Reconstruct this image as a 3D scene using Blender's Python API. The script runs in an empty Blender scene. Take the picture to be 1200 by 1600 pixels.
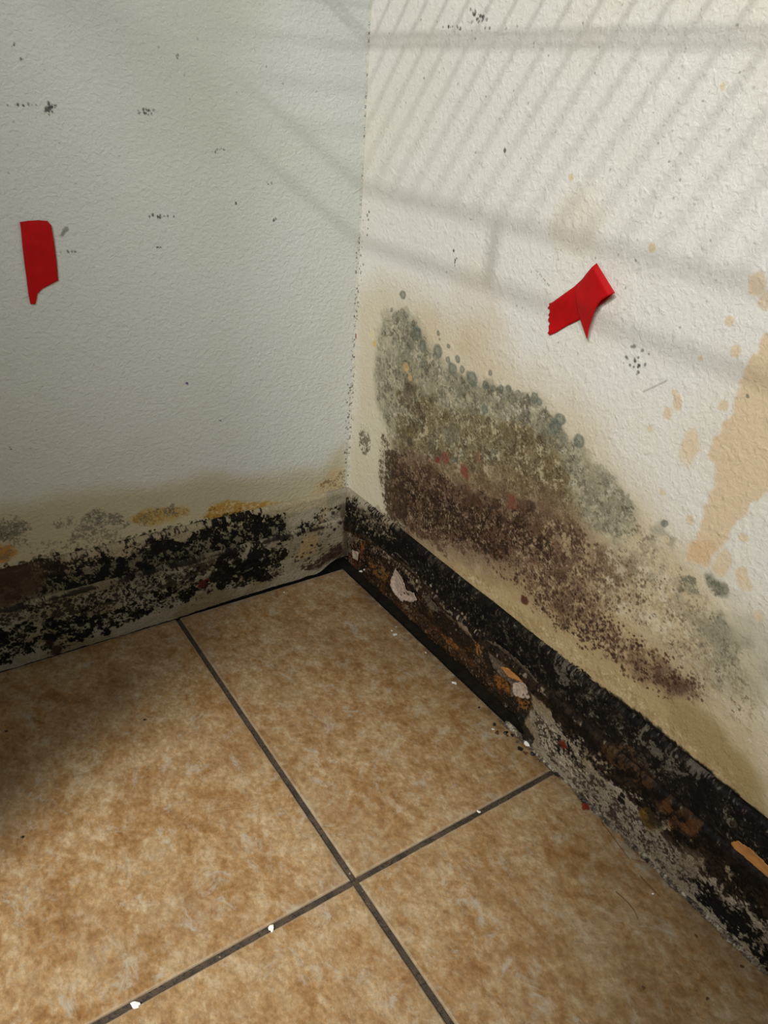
import bpy, bmesh, math, random
import numpy as np
from mathutils import Vector

scene = bpy.context.scene
COL = scene.collection
random.seed(7)

# ------------------------------------------------------------------ camera
CAM = np.array([-0.4081, -0.6411, 0.5000])
YAW, PITCH, ROLL, FPX = 0.9464, 0.5048, 0.0748, 1187.5
_cy, _sy, _cp, _sp = math.cos(YAW), math.sin(YAW), math.cos(PITCH), math.sin(PITCH)
_f = np.array([_cy*_cp, _sy*_cp, -_sp]); _r0 = np.array([_sy, -_cy, 0.0]); _u0 = np.cross(_r0, _f)
_c, _s = math.cos(ROLL), math.sin(ROLL)
_r = _c*_r0 + _s*_u0; _u = -_s*_r0 + _c*_u0
cd = bpy.data.cameras.new('camera'); cam = bpy.data.objects.new('camera', cd); COL.objects.link(cam)
from mathutils import Matrix
cam.matrix_world = Matrix(((_r[0], _u[0], -_f[0], CAM[0]), (_r[1], _u[1], -_f[1], CAM[1]), (_r[2], _u[2], -_f[2], CAM[2]), (0, 0, 0, 1)))
cd.sensor_fit = 'HORIZONTAL'; cd.sensor_width = 36.0; cd.lens = FPX*36.0/1200.0
cd.clip_start = 0.01
scene.camera = cam

# ------------------------------------------------------------------ light
SHELF_Z = 0.63
LDIR = Vector((-1.0, -0.48, 0.65)).normalized()          # towards the lamp
def aim(o, target):
    o.rotation_euler = (Vector(target) - o.location).to_track_quat('-Z', 'Y').to_euler()
def area(name, loc, target, size, power, col, sy=None):
    l = bpy.data.lights.new(name, 'AREA'); l.energy = power; l.color = col
    l.size = size
    if sy: l.shape = 'RECTANGLE'; l.size_y = sy
    o = bpy.data.objects.new(name, l); o.location = loc; COL.objects.link(o); aim(o, target); return o
def spot(name, loc, target, power, col, deg, rad, blend=1.0):
    l = bpy.data.lights.new(name, 'SPOT'); l.energy = power; l.color = col; l.shadow_soft_size = rad
    l.spot_size = math.radians(deg); l.spot_blend = blend
    o = bpy.data.objects.new(name, l); o.location = loc; COL.objects.link(o); aim(o, target); return o
_p = Vector((-2.34, -1.29, 2.02))
spot('ceiling_lamp', _p, (0.0, -0.33, 0.47), 135, (1.0, 0.995, 0.975), 29, 0.046)
spot('wall_fill', (-0.85, -0.90, 1.10), (0.0, -0.30, 0.64), 56, (1.0, 0.985, 0.955), 62, 0.24)  # added fill without a known source; its cone fades towards the floor
spot('floor_pool_fill', (-1.56, -0.82, 1.60), (-0.42, -0.385, 0.0), 285, (1.0, 0.97, 0.92), 19, 0.06)  # added spot, no such lamp known; makes the bright pool on the tiles
w = bpy.data.worlds.new('world'); scene.world = w; w.use_nodes = True
bg = w.node_tree.nodes['Background']; bg.inputs[0].default_value = (0.86, 0.93, 1.0, 1); bg.inputs[1].default_value = 0.13
vs = scene.view_settings
vs.view_transform = 'Standard'; vs.look = 'None'; vs.gamma = 1.0; vs.use_curve_mapping = False; vs.exposure = 0.0

# ------------------------------------------------------------------ helpers
WX, WY = 0.010, 0.014            # wall planes: right wall x = WX, left wall y = WY; tile edges run along x = 0 and y = 0
GX, GY, GW = -0.2034, -0.3551, 0.0046   # grout lines
def ray(q):
    return _f + (q[0]-600.0)/FPX*_r - (q[1]-800.0)/FPX*_u
def onp(q, ax, v):
    d = ray(q); return CAM + (v-CAM[ax])/d[ax]*d
def RW(q): v = onp(q, 0, WX); return (v[1], v[2])
def LW(q): v = onp(q, 1, WY); return (v[0], v[2])
ZM = None        # height -> distance along the skirting's profile, once a board is being painted
def zm(z): return z if ZM is None else float(np.interp(z, ZM[0], ZM[1]))
def RB(q): v = onp(q, 0, 0.001); return (v[1], zm(v[2]))
def RR(q): v = onp(q, 0, 0.007); return (v[1], zm(v[2]))
def RU(q): v = onp(q, 0, 0.005); return (v[1], zm(v[2]))
def LB(q): v = onp(q, 1, 0.001); return (v[0], zm(v[2]))
def LU(q): v = onp(q, 1, 0.007); return (v[0], zm(v[2]))
def FL(q): v = onp(q, 2, 0.0); return (v[0], v[1])

def s2l(c):
    c = np.clip(np.asarray(c, float), 0, 1)
    return np.where(c <= 0.04045, c/12.92, ((c+0.055)/1.055)**2.4)
def rgb(r, g, b): return tuple(float(x) for x in s2l(np.array([r, g, b])/255.0)) + (1.0,)

def _h(ix, iy, seed):
    n = (ix.astype(np.int64)*374761393 + iy.astype(np.int64)*668265263 + seed*1274126177) & 0x7fffffff
    n = ((n ^ (n >> 13))*1274126177) & 0x7fffffff
    n = (n ^ (n >> 16)) & 0xffff
    return n/65535.0
def vnoise(x, y, seed=0):
    ix, iy = np.floor(x), np.floor(y); fx, fy = x-ix, y-iy
    fx = fx*fx*(3-2*fx); fy = fy*fy*(3-2*fy)
    a = _h(ix, iy, seed); b = _h(ix+1, iy, seed); c = _h(ix, iy+1, seed); d = _h(ix+1, iy+1, seed)
    return (a*(1-fx)+b*fx)*(1-fy) + (c*(1-fx)+d*fx)*fy
def fbm(x, y, sc, seed=0, oc=4, rough=0.55):
    t = 0; amp = 1; s = 0
    for i in range(oc):
        ca, sa = math.cos(i*1.3), math.sin(i*1.3)
        t = t + amp*vnoise((x*ca-y*sa)/sc+17.3*i, (x*sa+y*ca)/sc+9.1*i, seed+i); s += amp; amp *= rough; sc *= 0.5
    return t/s
def sst(a, b, x):
    t = np.clip((x-a)/(b-a), 0, 1); return t*t*(3-2*t)

def polydist(X, Y, poly):
    """signed distance, positive inside"""
    poly = np.asarray(poly, float); n = len(poly)
    d = np.full(X.shape, 1e9); ins = np.zeros(X.shape, bool)
    for i in range(n):
        ax, ay = poly[i]; bx, by = poly[(i+1) % n]
        ex, ey = bx-ax, by-ay; L = ex*ex+ey*ey+1e-18
        t = np.clip(((X-ax)*ex+(Y-ay)*ey)/L, 0, 1)
        d = np.minimum(d, (X-ax-t*ex)**2+(Y-ay-t*ey)**2)
        c = ((ay > Y) != (by > Y))
        if ey != 0: ins ^= c & (X < ex*(Y-ay)/ey+ax)
    d = np.sqrt(d); return np.where(ins, d, -d)

class Canvas:
    """colour and wetness of a surface, laid out in metres along the surface"""
    def __init__(s, us, vs, base, seed=0):
        s.us, s.vs = us, vs
        s.U, s.V = np.meshgrid(us, vs)
        s.C = np.ones(s.U.shape+(3,))*np.array(base)/255.0
        s.wet = np.zeros(s.U.shape); s.seed = seed
        s.rnd = np.random.RandomState(seed+11)
    def win(s, u0, u1, v0, v1):
        return (slice(max(0, np.searchsorted(s.vs, v0)), np.searchsorted(s.vs, v1)), slice(max(0, np.searchsorted(s.us, u0)), np.searchsorted(s.us, u1)))
    def mask(s, poly, soft=0.004, warp=0.004, wsc=0.012, m=0.05):
        p = np.asarray(poly, float)
        k = max(soft, warp)*2+0.002
        sl = s.win(p[:, 0].min()-k, p[:, 0].max()+k, p[:, 1].min()-k, p[:, 1].max()+k)
        U, V = s.U[sl], s.V[sl]
        if U.size == 0: return sl, np.zeros(U.shape)
        s.seed += 7
        du = (fbm(U, V, wsc, s.seed, 4, .6)-.5)*2*warp; dv = (fbm(U, V, wsc, s.seed+50, 4, .6)-.5)*2*warp
        d = polydist(U+du, V+dv, p)
        return sl, sst(-soft, soft, d)
    def put(s, sl, m, col, op=1.0):
        m = (m*op)[..., None]; s.C[sl] = s.C[sl]*(1-m)+np.array(col)/255.0*m
    def mul(s, sl, m, col, op=1.0):
        m = (m*op)[..., None]; s.C[sl] = s.C[sl]*(1-m+m*np.array(col)/255.0)
    def fill(s, poly, col, op=1.0, soft=0.004, warp=0.004, wsc=0.012, mul=False, wet=0):
        sl, m = s.mask(poly, soft, warp, wsc)
        (s.mul if mul else s.put)(sl, m, col, op)
        if wet: s.wet[sl] = np.maximum(s.wet[sl], m*wet)
    def speck(s, poly, col, dens=0.5, size=0.003, op=1.0, soft=0.006, warp=0.006, crisp=0.05, rough=0.75, mul=False, sx=1.0):
        sl, m = s.mask(poly, soft, warp)
        if m.size == 0: return
        s.seed += 7
        n = .42*fbm(s.U[sl]*sx, s.V[sl], size, s.seed, 4, rough)+.36*fbm(s.U[sl]*sx, s.V[sl], max(size*.36, .0016), s.seed+31, 3, .7)+.22*fbm(s.U[sl], s.V[sl], max(size*1.0, .005)*2.2, s.seed+61, 2, .6)
        # rank the noise so that dens is the share covered
        th = np.quantile(n[::3, ::3], np.clip(1-dens*1.0, 0.001, .999))
        k = sst(th-crisp*.5, th+crisp*.5, n-(1-m)*0.35)
        (s.mul if mul else s.put)(sl, k*np.minimum(1, m*3), col, op)
    def disc(s, u, v, r, col, op=1.0, edge=0.25, irr=0.25, mul=False, ring=0, asp=1.0):
        k = r*1.7*max(asp, 1)
        sl = s.win(u-k, u+k, v-k, v+k); U, V = s.U[sl]-u, s.V[sl]-v
        if U.size == 0: return
        n = (fbm(s.U[sl], s.V[sl], r*1.1+1e-4, s.seed, 2)-.5)*2*irr
        d = np.sqrt(U*U+(V/asp)**2)/r+n
        m = 1-sst(1-edge, 1+edge, d)
        if ring: m = m*(1-ring*(1-sst(.3, .9, d)))
        (s.mul if mul else s.put)(sl, m, col, op)
    def scatter(s, poly, n, r0, r1, cols, op=(0.3, 0.8), mul=False, edge=.25, irr=.3, power=2.0, ring=0, asp=(1, 1)):
        p = np.asarray(poly, float); k = 0
        lo, hi = p.min(0), p.max(0)
        while k < n:
            q = lo+(hi-lo)*s.rnd.rand(200, 2)
            q = q[polydist(q[:, 0], q[:, 1], p) > 0]
            for u, v in q:
                r = r0+(r1-r0)*s.rnd.rand()**power
                s.disc(u, v, r, cols[s.rnd.randint(len(cols))], op[0]+(op[1]-op[0])*s.rnd.rand(), edge, irr, mul, ring, s.rnd.uniform(*asp))
                k += 1
                if k >= n: return
            if len(q) == 0: k += 1

# ---- materials
def mat(name):
    m = bpy.data.materials.new(name); m.use_nodes = True; nt = m.node_tree
    return m, nt, nt.nodes['Principled BSDF']
def nd(nt, t, **kw):
    n = nt.nodes.new(t)
    for k, v in kw.items():
        if isinstance(k, str) and k in n.inputs.keys(): n.inputs[k].default_value = v
        else: setattr(n, k, v)
    return n
def lk(nt, a, b): nt.links.new(a, b)
def noise(nt, vec, scale, detail=4, rough=.55, dist=0):
    n = nt.nodes.new('ShaderNodeTexNoise'); n.inputs['Scale'].default_value = scale; n.inputs['Detail'].default_value = detail
    n.inputs['Roughness'].default_value = rough; n.inputs['Distortion'].default_value = dist; lk(nt, vec, n.inputs['Vector']); return n.outputs['Fac']
def ramp(nt, fac, stops, interp='LINEAR'):
    r = nt.nodes.new('ShaderNodeValToRGB'); e = r.color_ramp; e.interpolation = interp
    while len(e.elements) < len(stops): e.elements.new(0.5)
    for el, (p, c) in zip(e.elements, stops): el.position = p; el.color = c if len(c) == 4 else tuple(c)+(1,)
    lk(nt, fac, r.inputs[0]); return r.outputs[0]
def math_(nt, op, a, b=None, c=None):
    n = nt.nodes.new('ShaderNodeMath'); n.operation = op
    for i, x in enumerate((a, b, c)):
        if x is None: continue
        if isinstance(x, (int, float)): n.inputs[i].default_value = x
        else: lk(nt, x, n.inputs[i])
    return n.outputs[0]
def mixc(nt, fac, a, b, blend='MIX'):
    n = nt.nodes.new('ShaderNodeMix'); n.data_type = 'RGBA'; n.blend_type = blend
    for i, x in ((0, fac), (6, a), (7, b)):
        if isinstance(x, (int, float, tuple)): n.inputs[i].default_value = x
        else: lk(nt, x, n.inputs[i])
    return n.outputs[2]
def bump(nt, bsdf, h, dist, strength=1.0, prev=None):
    b = nt.nodes.new('ShaderNodeBump'); b.inputs['Distance'].default_value = dist; b.inputs['Strength'].default_value = strength
    lk(nt, h, b.inputs['Height'])
    if prev is not None: lk(nt, prev, b.inputs['Normal'])
    lk(nt, b.outputs[0], bsdf.inputs['Normal']); return b.outputs[0]

def simple(name, col, rough=.6, vary=.25, scale=300, bd=.0003, spec=.4):
    m, nt, b = mat(name)
    tc = nt.nodes.new('ShaderNodeTexCoord').outputs['Object']
    n = noise(nt, tc, scale, 5, .6)
    lo = tuple(x*(1-vary) for x in col[:3])+(1,); hi = tuple(min(1, x*(1+vary)) for x in col[:3])+(1,)
    lk(nt, ramp(nt, n, [(.3, lo), (.7, hi)]), b.inputs['Base Color'])
    b.inputs['Roughness'].default_value = rough; b.inputs['Specular IOR Level'].default_value = spec
    bump(nt, b, n, bd); return m

def painted(name, scale, bd, rough=.62, fine=900, finebd=.0002, stretch=(1, 1, 1), coarse=None):
    """material that takes its colour from the surface's own stains and adds plaster relief"""
    m, nt, b = mat(name)
    a = nt.nodes.new('ShaderNodeAttribute'); a.attribute_name = 'stain'
    wn = nt.nodes.new('ShaderNodeAttribute'); wn.attribute_name = 'wet'
    tc = nt.nodes.new('ShaderNodeTexCoord').outputs['Object']
    mp = nt.nodes.new('ShaderNodeMapping'); mp.inputs['Scale'].default_value = stretch; lk(nt, tc, mp.inputs[0]); v = mp.outputs[0]
    g = noise(nt, v, 1400, 2, .6)
    c = mixc(nt, 1.0, a.outputs['Color'], ramp(nt, g, [(.3, (.93, .93, .93)), (.7, (1.04, 1.04, 1.04))]), 'MULTIPLY')
    lk(nt, c, b.inputs['Base Color'])
    lk(nt, math_(nt, 'SUBTRACT', rough, math_(nt, 'MULTIPLY', wn.outputs['Fac'], rough-.16)), b.inputs['Roughness'])
    lk(nt, math_(nt, 'ADD', math_(nt, 'MULTIPLY', wn.outputs['Fac'], .45), .14), b.inputs['Specular IOR Level'])
    n1 = noise(nt, v, scale, 3, .5, .6)
    h1 = ramp(nt, n1, [(.36, (0, 0, 0)), (.66, (1, 1, 1))])
    p = bump(nt, b, h1, bd)
    if coarse:
        n2 = noise(nt, v, coarse[0], 2, .5, .2); p = bump(nt, b, ramp(nt, n2, [(.55, (0, 0, 0)), (.75, (1, 1, 1))]), coarse[1], 1.0, p)
    n3 = noise(nt, v, fine, 3, .6); bump(nt, b, n3, finebd, 1.0, p)
    return m

# ---- meshes
def meta(o, label=None, cat=None, group=None, kind=None):
    if label: o['label'] = label
    if cat: o['category'] = cat
    if group: o['group'] = group
    if kind: o['kind'] = kind
    return o
def grid_mesh(name, P, mats, parent=None, canvas=None, smooth=True, flip=False):
    """P: (nv, nu, 3) array of points"""
    nv, nu = P.shape[:2]
    me = bpy.data.meshes.new(name)
    i = np.arange(nv*nu).reshape(nv, nu)
    q = np.stack([i[:-1, :-1], i[:-1, 1:], i[1:, 1:], i[1:, :-1]], -1).reshape(-1, 4)
    if flip: q = q[:, ::-1]
    nf = len(q)
    me.vertices.add(nv*nu); me.vertices.foreach_set('co', P.astype(np.float32).ravel())
    me.loops.add(nf*4); me.loops.foreach_set('vertex_index', q.astype(np.int32).ravel())
    me.polygons.add(nf); me.polygons.foreach_set('loop_start', np.arange(0, nf*4, 4, dtype=np.int32))
    try: me.polygons.foreach_set('loop_total', np.full(nf, 4, dtype=np.int32))
    except Exception: pass
    me.update(calc_edges=True)
    if smooth: me.polygons.foreach_set('use_smooth', np.ones(nf, bool))
    if canvas is not None:
        a = me.attributes.new('stain', 'FLOAT_COLOR', 'POINT')
        c = np.ones((nv*nu, 4), np.float32); c[:, :3] = s2l(canvas.C.reshape(-1, 3)); a.data.foreach_set('color', c.ravel())
        a = me.attributes.new('wet', 'FLOAT', 'POINT'); a.data.foreach_set('value', canvas.wet.astype(np.float32).ravel())
    for m in (mats if isinstance(mats, (list, tuple)) else [mats]): me.materials.append(m)
    o = bpy.data.objects.new(name, me); COL.objects.link(o)
    if parent: o.parent = parent
    return o
def from_bm(name, bm, m, parent=None, smooth=False):
    me = bpy.data.meshes.new(name); bmesh.ops.recalc_face_normals(bm, faces=bm.faces); bm.to_mesh(me); bm.free()
    me.materials.append(m)
    if smooth: me.polygons.foreach_set('use_smooth', [True]*len(me.polygons))
    o = bpy.data.objects.new(name, me); COL.objects.link(o)
    if parent: o.parent = parent
    return o
def tube(bm, pts, r, seg=8, cap=True):
    pts = [Vector(p) for p in pts]; rings = []
    for i, p in enumerate(pts):
        t = (pts[min(i+1, len(pts)-1)]-pts[max(i-1, 0)]).normalized()
        a = t.cross(Vector((0, 0, 1)));
        if a.length < .1: a = t.cross(Vector((1, 0, 0)))
        a.normalize(); b = t.cross(a); rr = r[i] if isinstance(r, (list, tuple)) else r
        rings.append([bm.verts.new(p+(a*math.cos(k*2*math.pi/seg)+b*math.sin(k*2*math.pi/seg))*rr) for k in range(seg)])
    for A, B in zip(rings, rings[1:]):
        for k in range(seg): bm.faces.new((A[k], A[(k+1) % seg], B[(k+1) % seg], B[k]))
    if cap: bm.faces.new(rings[0][::-1]); bm.faces.new(rings[-1])

def axis(a, b, step, lo=None, hi=None, cs=0.04):
    """dense from a to b, coarse out to lo / hi"""
    core = np.arange(a, b, step); core = np.append(core, b)
    L = np.linspace(lo, a, max(2, int((a-lo)/cs)+1), endpoint=False) if lo is not None and lo < a else np.array([])
    H = np.linspace(b, hi, max(2, int((hi-b)/cs)+1))[1:] if hi is not None and hi > b else np.array([])
    return np.concatenate([L, core, H])

RES = 0.0006
RESB = 0.0005
#__PAINT__
# ================================================================== RIGHT WALL
def px(f, *pts): return [f(q) for q in pts]
us = axis(-0.60, WX*0-0+WY, RES, -1.3, None); vz = axis(0.06, 0.60, RES, 0.03, 1.35)
c = Canvas(us, vz, (222, 220, 212), 3)
U, V = c.U, c.V; ALL = (slice(None), slice(None))
n = fbm(U, V, .16, 4, 4)
c.mul(ALL, sst(.35, .75, n), (250, 247, 238), .8)
# warm damp tint around the mould
c.fill(px(RW, (556, 470), (600, 430), (690, 480), (820, 570), (900, 620), (980, 730), (1060, 830), (1120, 900), (1170, 960), (1200, 1010), (1240, 1330), (540, 830)), (238, 227, 203), .80, .020, .012, .05, mul=True)
c.fill(px(RW, (600, 560), (760, 600), (900, 690), (960, 780), (1060, 880), (1130, 960), (1190, 1080), (1200, 1320), (600, 860)), (228, 214, 184), .55, .016, .014, .04, mul=True)
c.fill(px(RW, (880, 900), (960, 960), (1060, 1080), (1150, 1180), (1210, 1290), (1210, 1320), (880, 1040), (640, 850), (700, 870)), (216, 198, 160), .55, .010, .012, .04, mul=True)
# pale streaks left by scrubbing, faint warm patches
for q, r in (((735, 480), .03), ((900, 345), .02), ((680, 545), .03), ((760, 555), .03)):
    u, v = RW(q); c.disc(u, v, r, (238, 226, 204), .35, .6, .5, mul=True)
G0, G1, G2 = (132, 130, 108), (108, 106, 90), (150, 148, 126)
# grey green mould
grey = px(RW, (598, 492), (622, 480), (648, 496), (668, 535), (690, 562), (722, 588), (760, 600), (800, 608), (832, 614), (862, 648), (884, 678), (912, 692), (925, 722), (960, 742), (985, 782), (1000, 832), (960, 850), (880, 800), (800, 760), (700, 720), (640, 720), (612, 700), (592, 650), (585, 590), (588, 530))
c.fill(grey, (160, 154, 128), .70, .006, .008, .02)
c.speck(grey, G0, .60, .008, .60, .006, .006, .12, .6)
c.scatter(px(RW, (612, 488), (640, 488), (668, 540), (672, 570), (640, 580), (620, 560)), 90, .0015, .0065, [(116, 116, 100), (130, 130, 112)], (.25, .5), ring=.3)
c.scatter(px(RW, (596, 560), (640, 500), (672, 570), (730, 590), (800, 612), (830, 616), (875, 672), (915, 700), (922, 730), (975, 770), (990, 820), (900, 800), (800, 740), (700, 700), (630, 700), (596, 640)), 420, .0015, .0075, [G0, G1, (136, 130, 100), (118, 112, 88)], (.12, .42), ring=.35)
c.scatter(px(RW, (672, 570), (730, 590), (800, 612), (830, 616), (875, 672), (890, 690), (860, 690), (800, 650), (700, 610)), 90, .002, .006, [G1, (112, 110, 94)], (.2, .5), ring=.3)
c.speck(grey, (208, 200, 174), .15, .003, .60, .004, .006, .06, .7)
c.speck(grey, (84, 80, 66), .20, .004, .6, .004, .006, .06, .7)
# olive brown body
olive = px(RW, (618, 590), (650, 600), (700, 640), (760, 650), (820, 660), (868, 690), (890, 750), (905, 830), (880, 860), (800, 800), (720, 760), (640, 740), (618, 700))
c.speck(olive, (108, 94, 64), .70, .010, .66, .010, .010, .14, .6)
c.scatter(olive, 240, .002, .0095, [(104, 90, 60), (118, 104, 72), (96, 84, 62), (128, 118, 88)], (.2, .6))
c.speck(olive, (196, 184, 150), .16, .005, .7, .006, .006, .06, .7)
c.speck(olive, (70, 58, 42), .26, .004, .6, .006, .006, .06, .7)
u, v = RW((640, 610)); c.disc(u, v, .010, (92, 80, 64), .7, .4, .4)
u, v = RW((705, 680)); c.disc(u, v, .012, (108, 104, 88), .6, .4, .4)
# dark brown body
brown = px(RW, (604, 700), (628, 716), (668, 716), (712, 752), (782, 770), (846, 790), (900, 815), (912, 870), (890, 905), (840, 900), (760, 878), (690, 856), (640, 846), (606, 800), (596, 750))
brown2 = px(RW, (840, 800), (905, 815), (960, 880), (985, 930), (950, 960), (1000, 990), (1060, 1030), (1112, 1068), (1108, 1096), (1050, 1092), (980, 1052), (900, 1000), (836, 958), (800, 900), (800, 850))
c.fill(px(RW, (600, 690), (700, 730), (850, 760), (925, 830), (960, 900), (930, 960), (860, 940), (700, 880), (610, 830)), (116, 94, 70), .55, .016, .012)
c.speck(brown, (88, 66, 50), .80, .008, .80, .014, .010, .12, .6)
c.fill(brown, (88, 66, 50), .50, .016, .010, .02)
c.speck(brown, (48, 36, 27), .40, .0035, .8, .012, .008, .06, .75)
c.speck(brown, (158, 140, 112), .13, .0024, .7, .006, .006, .05, .8)
c.fill(brown2, (150, 128, 98), .50, .016, .012)
c.speck(brown2, (106, 84, 64), .55, .009, .65, .016, .012, .14, .65)
c.speck(brown2, (70, 52, 40), .36, .0035, .80, .012, .010, .08, .8)
c.speck(brown2, (196, 176, 138), .20, .0060, .6, .006, .006, .06, .75)
c.scatter(px(RW, (640, 720), (720, 760), (850, 790), (900, 830), (880, 900), (700, 850), (630, 790)), 120, .002, .008, [(88, 62, 48), (74, 54, 42), (96, 74, 54), (62, 46, 36)], (.25, .6))
for q, r, o in (((965, 885), .012, .55), ((942, 868), .008, .5), ((905, 925), .010, .5), ((880, 940), .009, .5), ((1040, 1060), .011, .6), ((1065, 1075), .007, .7), ((1000, 1045), .009, .5)):
    u, v = RW(q); c.disc(u, v, r, (92, 70, 54), o, .5, .6)
c.scatter(px(RW, (900, 950), (1000, 990), (1100, 1060), (1100, 1100), (1040, 1095), (900, 1010)), 260, .0006, .0016, [(70, 44, 36), (84, 58, 44), (60, 44, 36)], (.6, .95))
c.scatter(px(RW, (760, 880), (880, 900), (980, 960), (960, 1030), (860, 970)), 420, .0005, .0015, [(66, 46, 36), (84, 62, 46), (56, 42, 34)], (.6, .95))
c.scatter(px(RW, (940, 850), (1000, 870), (1020, 930), (980, 960), (930, 900)), 160, .0005, .0016, [(90, 72, 54), (110, 94, 72)], (.5, .9))
c.speck(px(RW, (606, 730), (700, 770), (800, 800), (880, 850), (860, 900), (700, 850), (630, 820)), (36, 26, 19), .50, .0030, .75, .014, .010, .07, .8)
c.speck(px(RW, (606, 730), (700, 770), (800, 800), (880, 850), (860, 900), (700, 850), (630, 820)), (170, 150, 122), .06, .0018, .7, .010, .008, .05, .8)
c.fill(px(RW, (1080, 960), (1130, 940), (1200, 1060), (1200, 1150), (1130, 1080)), (206, 204, 176), .35, .012, .012)
mid = px(RW, (900, 860), (960, 850), (1040, 880), (1120, 950), (1190, 1080), (1200, 1200), (1120, 1110), (1020, 1010), (940, 960))
c.speck(px(RW, (1060, 905), (1090, 900), (1100, 930), (1070, 935)), (104, 102, 84), .5, .003, .75, .003, .004, .05, .8)
c.speck(px(RW, (1100, 900), (1130, 905), (1140, 930), (1115, 935)), (90, 90, 76), .5, .002, .8, .003, .003, .05, .8)
c.speck(mid, (150, 132, 102), .30, .005, .55, .012, .012, .10, .75)
c.speck(mid, (214, 204, 178), .22, .006, .60, .012, .012, .10, .75)
c.speck(mid, (96, 84, 66), .06, .0018, .8, .012, .012, .05, .8)
c.speck(px(RW, (660, 865), (760, 905), (900, 1010), (1000, 1080), (1200, 1240), (1200, 1280), (900, 1040), (700, 890)), (150, 124, 84), .35, .005, .5, .006, .008, .10, .75)
c.speck(px(RW, (660, 865), (760, 905), (900, 1010), (1000, 1080), (1200, 1240), (1200, 1280), (900, 1040), (700, 890)), (222, 208, 172), .18, .004, .5, .006, .008, .08, .75)
c.speck(px(RW, (545, 795), (600, 800), (640, 838), (668, 866), (620, 868), (560, 830)), (30, 25, 20), .50, .0024, .9, .003, .004, .05, .8)
# grey haze along the upper right rim
rim = px(RW, (905, 700), (950, 735), (1000, 800), (1060, 880), (1130, 960), (1190, 1080), (1130, 1100), (1060, 980), (980, 900), (900, 790))
c.speck(rim, (150, 142, 118), .36, .012, .5, .010, .010, .12, .7)
c.speck(rim, (118, 110, 90), .12, .003, .7, .010, .010, .05, .8)
for q, r, o in (((1112, 912), .0055, .7), ((1126, 922), .0045, .7), ((1078, 916), .006, .22), ((1120, 980), .010, .3), ((1140, 1000), .010, .3), ((1046, 845), .004, .4), ((1030, 830), .006, .35), ((1143, 1055), .02, .22), ((1170, 1010), .02, .2), ((1038, 815), .0016, .8)):
    u, v = RW(q); c.disc(u, v, r, (112, 112, 94), o, .5, .8)
# dull olive damp at the lower right
c.fill(px(RW, (1040, 1085), (1085, 1095), (1130, 1130), (1165, 1180), (1195, 1225), (1210, 1290), (1150, 1240), (1090, 1170), (1050, 1130)), (150, 132, 92), .62, .007, .008, .03)
# damp, speckled strip beside the corner
c.fill(px(RW, (566, 640), (596, 640), (612, 690), (606, 800), (640, 830), (600, 835), (548, 800), (556, 700)), (208, 203, 176), .55, .004, .004)
c.fill(px(RW, (540, 790), (560, 785), (600, 800), (640, 835), (660, 864), (620, 860), (570, 815)), (120, 106, 80), .7, .004, .006)
c.speck(px(RW, (595, 672), (610, 690), (616, 800), (640, 850), (610, 830), (596, 780), (590, 720)), (84, 72, 56), .5, .004, .85, .003, .003, .08, .7)
c.speck(px(RW, (600, 700), (640, 700), (640, 830), (618, 840), (600, 780)), (62, 48, 38), .5, .004, .8, .005, .004, .08, .7)
c.speck(px(RW, (562, 658), (578, 664), (580, 700), (570, 718), (560, 700)), (104, 96, 76), .45, .0030, .85, .003, .003, .06, .7)
c.scatter(px(RW, (540, 760), (560, 780), (600, 800), (650, 850), (600, 845), (545, 810)), 160, .0006, .0022, [(50, 42, 34), (70, 60, 46), (34, 28, 24)], (.6, .95))
# narrow tan line and black fringe where wall meets the moulding
c.speck(px(RW, (548, 800), (600, 820), (660, 858), (720, 905), (800, 965), (1000, 1112), (1210, 1290), (1210, 1320), (600, 880)), (26, 22, 18), .55, .004, .95, .002, .002, .08, .7)
fr = px(RW, (590, 826), (640, 846), (690, 884), (760, 934), (900, 1046), (1000, 1114), (1100, 1196), (1210, 1290), (1210, 1340), (900, 1090), (600, 880))
c.fill(fr, (24, 20, 17), .97, .0016, .0030, .006)
# yellow and orange spots
for q, r, col, o in (((585, 537), .0035, (214, 178, 96), .7), ((582, 522), .004, (222, 208, 160), .6), ((634, 574), .0045, (206, 166, 110), .7), ((641, 590), .003, (214, 172, 112), .7), ((555, 525), .0024, (120, 40, 44), .8),
                     ((684, 719), .0035, (112, 50, 42), .85), ((697, 716), .0050, (128, 72, 60), .8), ((725, 738), .0060, (118, 66, 54), .85), ((800, 785), .0065, (122, 76, 58), .75), ((820, 938), .0042, (84, 48, 40), .9), ((745, 715), .006, (134, 96, 76), .5), ((780, 735), .006, (120, 92, 68), .4), ((677, 738), .006, (88, 74, 52), .6), ((675, 700), .006, (84, 78, 56), .6), ((640, 690), .005, (70, 60, 46), .6)):
    u, v = RW(q); c.disc(u, v, r, col, o, .25, .5)
# separate round colonies
for x, y, r in ((630, 461, 7), (684, 549, 10), (700, 561, 4.5), (715, 561, 5), (722, 577, 5), (766, 583, 4), (701, 541, 3.2), (685, 521, 3.5), (687, 530, 1.8), (737, 592, 11), (758, 602, 6), (770, 607, 4.5), (783, 607, 4.5), (794, 607, 6), (706, 575, 9), (757, 640, 7), (836, 622, 7), (843, 628, 5), (612, 484, 3), (652, 520, 9), (660, 540, 8), (875, 655, 8), (868, 668, 9), (905, 690, 8), (1038, 818, 4), (708, 718, 5)):
    u, v = RW((x, y)); c.disc(u, v, r*.00063, (102, 108, 96), .8, .25, .35, ring=.35)
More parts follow.
